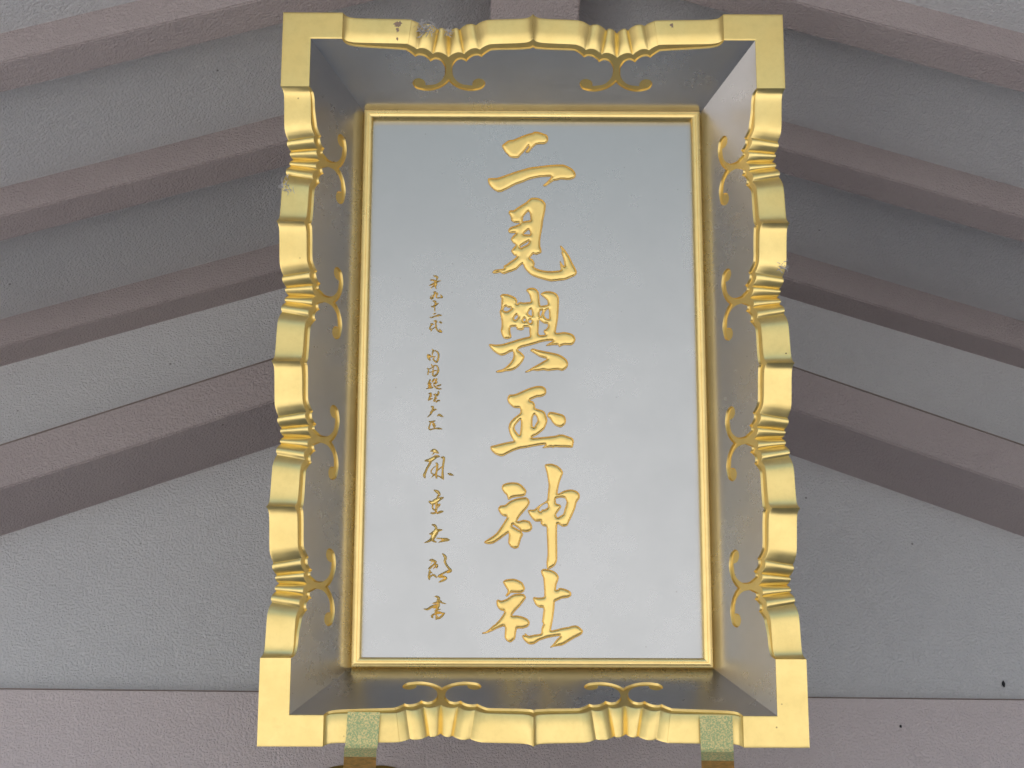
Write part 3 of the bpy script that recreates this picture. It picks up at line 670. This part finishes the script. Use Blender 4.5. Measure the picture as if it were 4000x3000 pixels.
  [(-182.1,-391.8,1.3),(-176.3,-391.4,4.0),(-169.6,-391.8,4.0),(-165.2,-394.5,3.1),(-171.8,-398.5,4.0),(-179.8,-402.1,1.8)]],
 [[(-187.4,-429.5,1.2),(-183.2,-430.0,3.5),(-179.3,-433.1,4.2),(-181.2,-437.4,4.2),(-181.1,-441.6,3.9)],
  [(-190.7,-442.8,1.9),(-185.7,-442.0,3.1),(-181.1,-440.8,3.9),(-176.1,-439.3,3.9),(-173.4,-441.6,2.3),(-166.4,-443.5,1.9)],
  [(-207.9,-453.6,1.5),(-201.3,-454.4,3.5),(-195.6,-450.9,3.8),(-189.5,-448.2,4.2),(-183.0,-446.6,3.9)],
  [(-179.6,-441.6,3.9),(-180.3,-447.0,5.0),(-181.7,-451.6,3.8),(-183.6,-456.2,3.8),(-185.1,-461.6,2.7)],
  [(-189.4,-452.0,1.9),(-183.7,-450.8,2.3)],
  [(-187.8,-457.4,1.5),(-182.1,-455.5,2.3),(-176.3,-454.3,1.5)],
  [(-187.0,-460.1,1.5),(-180.9,-459.3,2.3),(-174.7,-459.7,1.9)],
  [(-190.7,-470.1,3.1),(-192.7,-467.4,3.1),(-189.3,-464.3,3.1),(-184.7,-462.8,2.7),(-177.0,-461.6,2.7),(-167.8,-461.6,1.9)],
  [(-168.2,-461.6,2.3),(-172.3,-466.2,3.5),(-176.9,-470.4,3.5),(-182.3,-472.0,3.1)],
  [(-184.3,-464.3,2.3),(-183.8,-469.3,2.7),(-184.5,-473.9,2.3)],
  [(-181.6,-467.0,1.9),(-180.0,-468.9,1.2)]],
]

def dist_inside(pts, loops):
    """signed-ness by even-odd, distance to the nearest outline"""
    A = np.concatenate([np.array(l) for l in loops])
    B = np.concatenate([np.roll(np.array(l), -1, 0) for l in loops])
    P = np.asarray(pts)
    d = np.full(len(P), 1e9)
    ins = np.zeros(len(P), bool)
    for a, b in zip(A, B):
        ab = b - a
        t = np.clip(((P - a) @ ab) / max(ab @ ab, 1e-12), 0, 1)
        q = a + t[:, None] * ab - P
        d = np.minimum(d, np.hypot(q[:, 0], q[:, 1]))
        c = (a[1] > P[:, 1]) != (b[1] > P[:, 1])
        if c.any() and a[1] != b[1]:
            xi = a[0] + (P[:, 1] - a[1]) * (b[0] - a[0]) / (b[1] - a[1])
            ins ^= c & (P[:, 0] < xi)
    return d, ins

def resample(loop, step):
    out = []
    k = len(loop)
    for i in range(k):
        p0, p1, p2, p3 = (np.array(loop[(i + j) % k]) for j in (-1, 0, 1, 2))
        ln = np.hypot(*(p2 - p1))
        m = max(1, int(round(ln / step)))
        for j in range(m):
            t = j / m
            # gently rounded outline
            c = 0.5 * (2 * p1 + (p2 - p0) * t + (2 * p0 - 5 * p1 + 4 * p2 - p3) * t * t + (3 * p1 - p0 - 3 * p2 + p3) * t ** 3)
            lin = p1 + (p2 - p1) * t
            out.append(tuple(lin * 0.4 + c * 0.6))
    return out

# section across a stroke from its outline inwards (mm, mm): rim, groove, rounded body
SEC_D = [0.0, 0.75, 1.25, 1.7, 2.4, 3.6, 5.5, 9.0]
SEC_H = [1.5, 1.5, 0.25, 0.35, 1.5, 2.2, 2.7, 3.0]

def big_character(loops, idx):
    loops = [resample(l, 1.2) for l in loops]
    pts, edges = [], []
    for l in loops:
        o = len(pts)
        pts += l
        edges += [(o + i, o + (i + 1) % len(l)) for i in range(len(l))]
    nb = len(pts)
    extra, cand, lim = [], [], []
    for l in loops:
        a = np.array(l)
        tg = np.roll(a, -1, 0) - np.roll(a, 1, 0)
        nr = np.stack([-tg[:, 1], tg[:, 0]], 1) / np.maximum(np.hypot(tg[:, 0], tg[:, 1]), 1e-9)[:, None]
        for off in (0.75, 1.25, 1.7, 2.4):
            for sg in (-1, 1):
                cand.append(a + nr * off * sg)
                lim.append(np.full(len(a), off * 0.93))
    cand, lim = np.concatenate(cand), np.concatenate(lim)
    d, ins = dist_inside(cand, loops)
    extra += [tuple(p) for p in cand[ins & (d > lim)]]
    lo = np.min([np.min(np.array(l), 0) for l in loops], 0)
    hi = np.max([np.max(np.array(l), 0) for l in loops], 0)
    gx, gy = np.meshgrid(np.arange(lo[0], hi[0], 1.5), np.arange(lo[1], hi[1], 1.5))
    gr = np.stack([gx.ravel(), gy.ravel()], 1)
    d, ins = dist_inside(gr, loops)
    extra += [tuple(p) for p in gr[ins & (d > 2.9)]]
    allp = [Vector(p) for p in pts + extra]
    vo, _, fo, _, _, _ = delaunay_2d_cdt(allp, edges, [], 0, 1e-4)
    V = np.array([(v.x, v.y) for v in vo])
    F = np.array([tuple(f) for f in fo if len(f) == 3])
    cen = V[F].mean(1)
    _, ins = dist_inside(cen, loops)
    F = F[ins]
    d, _ = dist_inside(V, loops)
    h = np.interp(d, SEC_D, SEC_H)
    verts = [Vector((x / 1000, y / 1000, PANEL_W + hh / 1000)) + UPV for (x, y), hh in zip(V, h)]
    faces = [tuple(int(i) for i in f) for f in F]
    # side walls down to the panel
    cnt = {}
    for f in faces:
        for i in range(3):
            e = (f[i], f[(i + 1) % 3])
            cnt[tuple(sorted(e))] = cnt.get(tuple(sorted(e)), 0) + 1
    rim = [e for e, c in cnt.items() if c == 1]
    low = {}
    for e in rim:
        for v in e:
            if v not in low:
                low[v] = len(verts)
                p = verts[v].copy()
                p.z = PANEL_W - 0.001
                verts.append(p)
    faces += [(a, b, low[b], low[a]) for a, b in rim]
    o = mesh('large_character', verts, faces, M_CHAR, panel, smooth=38)
    o.data.materials.append(M_LINE)                      # thin brown line round each stroke: carved-groove shade put into the colour
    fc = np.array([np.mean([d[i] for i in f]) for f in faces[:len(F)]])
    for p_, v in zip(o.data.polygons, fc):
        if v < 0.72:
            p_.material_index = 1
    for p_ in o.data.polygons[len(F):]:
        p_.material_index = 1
    return o

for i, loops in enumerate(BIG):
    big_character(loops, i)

def small_character(strokes):
    verts, faces = [], []
    for st in strokes:
        pts = [Vector(p) for p in st]
        if len(pts) > 1:
            pts = cr(pts, 4)
        k = len(pts)
        o = len(verts)
        for i, p in enumerate(pts):
            a, b = pts[max(0, i - 1)], pts[min(k - 1, i + 1)]
            tg = Vector((b.x - a.x, b.y - a.y))
            tg = tg.normalized() if tg.length > 1e-6 else Vector((1, 0))
            nr = Vector((-tg.y, tg.x))
            w = max(p.z, 1.2) * 0.66
            if i in (0, k - 1):
                w *= 0.6
                sh = tg * (-0.4 if i == 0 else 0.4) * max(p.z, 1.0)
            else:
                sh = Vector((0, 0))
            hgt = min(2.0, w * 0.95)
            for q, z in ((nr * w, -0.3), (nr * w * 0.92, 0.35), (Vector((0, 0)), hgt), (-nr * w * 0.92, 0.35), (-nr * w, -0.3)):
                verts.append(Vector(((p.x + q.x + sh.x) / 1000, (p.y + q.y + sh.y) / 1000, PANEL_W + z / 1000)) + UPV)
        faces += [(o + i * 5 + j, o + i * 5 + j + 1, o + (i + 1) * 5 + j + 1, o + (i + 1) * 5 + j) for i in range(k - 1) for j in range(4)]
        for e in (o, o + (k - 1) * 5):
            faces.append((e, e + 1, e + 2, e + 3, e + 4))
    return mesh('small_character', verts, faces, M_CHAR, panel, smooth=50)

for strokes in SMALL:
    small_character(strokes)

# ------------------------------------------------------------------ two brackets that carry the plaque's lower edge
TO_LOCAL = MOUT.to_4x4()
def local(u, v, w):
    return CEN + MOUT @ Vector((u, v, w))

SPREAD = 1.17                         # the arms run slightly outwards to their plates on the beam
def bracket(u0, u1, side, label):
    foot = Vector((local((u0 + u1) / 2, -0.722, 0).x * SPREAD, Y_WALL - TIE_P, local(0, -0.722, 0).z))
    root = bpy.data.objects.new('support_bracket', None)
    COL.objects.link(root)
    root.location = foot
    root.empty_display_size = 0.05
    tag(root, label, 'bracket', 'brackets under the plaque')
    th = 0.0045
    # strap: lip up the face of the frame, bend, arm running back to the beam
    wf = 0.0062 - SA * 0.011 + 0.006
    lean = 0.0012 * side
    front = [(-0.6605, wf), (-0.690, wf), (-0.7195, wf), (-0.7245, wf - 0.0015), (-0.7270, wf - 0.006)]
    path = [local(0, v, w) for v, w in front]
    back = path[-1]
    arm = [Vector((0, back.y + 0.03, back.z - 0.0015)), Vector((0, back.y + 0.15, back.z - 0.004)), Vector((0, foot.y - 0.002, back.z - 0.006))]
    prof2 = [Vector((0, p.y, p.z)) for p in path] + arm
    k = len(prof2)
    nrm = []
    for i in range(k):
        a, b = prof2[max(0, i - 1)], prof2[min(k - 1, i + 1)]
        tg = (b - a).normalized()
        nrm.append(Vector((0, -tg.z, tg.y)))
    verts, faces = [], []
    xs = [local(u0, -0.69, 0).x, local(u1, -0.69, 0).x]
    for i, p in enumerate(prof2):
        dx = lean * (i if i < 4 else 4)
        for off in (0.0, th):
            q = p + nrm[i] * off * 1.0
            for x in xs:
                xx = x * (1 + (SPREAD - 1) * max(0.0, (q.y - back.y) / (foot.y - back.y)))
                verts.append(Vector((xx - dx, q.y, q.z)) - foot)
    for i in range(k - 1):
        a, b = i * 4, (i + 1) * 4
        faces += [(a, a + 1, b + 1, b), (a + 2, b + 2, b + 3, a + 3), (a, b, b + 2, a + 2), (a + 1, a + 3, b + 3, b + 1)]
    faces += [(0, 2, 3, 1), ((k - 1) * 4, (k - 1) * 4 + 1, (k - 1) * 4 + 3, (k - 1) * 4 + 2)]
    cut = (len(front) + 0) * 4
    lipf = [f for f in faces if max(f) < cut + 4]
    armf = [f for f in faces if max(f) >= cut + 4]
    mesh('hook_lip', verts[:cut + 4], lipf, M_PATINA, root)
    mesh('hook_arm', verts[cut:], [tuple(i - cut for i in f) for f in armf], M_BRASS, root)
    # lobed gilt plate on the beam
    bm = bmesh.new()
    rings = [(0.206, 0.0), (0.206, -0.006), (0.195, -0.010), (0.12, -0.016), (0.05, -0.02)]
    prev = None
    K = 96
    for r, y in rings:
        ring = []
        for j in range(K):
            a = 2 * math.pi * j / K
            lob = 1 - 0.055 * (1 - abs(math.cos(4 * (a - math.pi / 8))))
            ring.append(bm.verts.new((math.sin(a) * r * lob, y, math.cos(a) * r * lob)))
        if prev:
            for j in range(K):
                bm.faces.new((prev[j], prev[(j + 1) % K], ring[(j + 1) % K], ring[j]))
        prev = ring
    bm.faces.new(prev)
    me = bpy.data.meshes.new('mounting_plate')
    bm.to_mesh(me)
    bm.free()
    link('mounting_plate', me, M_PLATE, root)

bracket(-0.337, -0.2785, 1, 'green patinated bracket hooked under the lower left of the plaque')
bracket(0.3015, 0.3605, -0.4, 'green patinated bracket hooked under the lower right of the plaque')

# ------------------------------------------------------------------ small dirt: lint tufts, bare patches, specks
def tuft(pos, size, label, rnd, nfib=26):
    verts, faces = [], []
    r = random.Random(rnd)
    # a low woolly lump and loose fibres
    for _ in range(nfib):
        p = Vector((r.gauss(0, size[0]), r.gauss(0, size[1]), abs(r.gauss(0, 0.0012))))
        d = Vector((r.uniform(-1, 1), r.uniform(-1, 1), r.uniform(-0.2, 0.5))).normalized()
        ln = r.uniform(0.006, 0.016)
        side_ = d.orthogonal().normalized() * r.uniform(0.0004, 0.0011)
        up = d.cross(side_).normalized() * 0.0006
        o = len(verts)
        bend = Vector((r.uniform(-1, 1), r.uniform(-1, 1), 0)) * 0.003
        for f in (0.0, 0.5, 1.0):
            q = p + d * ln * (f - 0.5) + bend * math.sin(math.pi * f)
            verts += [q + side_, q - side_, q + up]
        for i in (0, 3):
            for j in range(3):
                faces.append((o + i + j, o + i + (j + 1) % 3, o + i + 3 + (j + 1) % 3, o + i + 3 + j))
    o_ = mesh('lint_tuft', verts, faces, M_LINT)
    o_.matrix_world = Matrix.Translation(local(*pos)) @ MOUT.to_4x4()
    tag(o_, label, 'lint', 'lint caught on the frame')
    return o_

tuft((-0.214, 0.694, -0.017), (0.011, 0.007), 'pale lint caught on the top edge of the frame, left of the middle', 3, 60)
tuft((-0.170, 0.690, -0.022), (0.004, 0.004), 'small wisp of lint on the top edge beside the larger tuft', 5, 14)
tuft((-0.486, 0.357, -0.012), (0.006, 0.008), 'white lint clinging to the left edge of the frame', 8, 30)
tuft((0.484, 0.195, -0.013), (0.005, 0.006), 'grey lint wisp on the right edge of the frame', 9, 14)

# places where the gold leaf has come off the frame: thin flakes of bare ground, part of the plaque
def bare(u, v, w, r0, sx, sy, rnd):
    r = random.Random(rnd)
    ring = [Vector((math.cos(a) * sx * r.uniform(0.45, 1.1) * r0, math.sin(a) * sy * r.uniform(0.45, 1.1) * r0, 0)) for a in [2 * math.pi * k / 18 for k in range(18)]]
    top = [Vector((u, v, w)) + UPV + p for p in ring]
    verts = top + [p - Vector((0, 0, 0.004)) for p in top]
    mesh('bare_patch', verts, [tuple(range(18))] + [(k, (k + 1) % 18, 18 + (k + 1) % 18, 18 + k) for k in range(18)], M_BARE, plaque)
for a in ((-0.2705, 0.7005, -0.0112, 0.010, 1.0, 0.9, 1), (-0.2710, 0.6880, -0.0112, 0.004, 0.9, 1.6, 2), (-0.2712, 0.6690, -0.0112, 0.003, 0.9, 1.3, 3),
          (0.2846, 0.7000, -0.0112, 0.010, 1.1, 0.8, 4)):
    bare(*a)

def lump(name, pos, rad, label):
    bm = bmesh.new()
    bmesh.ops.create_icosphere(bm, subdivisions=2, radius=1.0)
    r = random.Random(len(label))
    for v in bm.verts:
        v.co *= 1 + r.uniform(-0.15, 0.15)
        v.co = Vector((v.co.x * rad[0], v.co.y * rad[1], v.co.z * rad[2]))
    me = bpy.data.meshes.new(name)
    bm.to_mesh(me)
    bm.free()
    o = link(name, me, M_BLACK)
    o.location = pos
    tag(o, label, 'speck')
    return o
lump('black_speck', (1.107, Y_WALL - 0.002, 1.732 + EYE), (0.0036, 0.003, 0.0085), 'tiny black speck on the grey wall at lower right')
lump('black_speck', (0.86, Y_WALL - TIE_P - 0.002, 1.615 + EYE), (0.0026, 0.0025, 0.0033), 'tiny black speck on the pinkish beam at lower right')
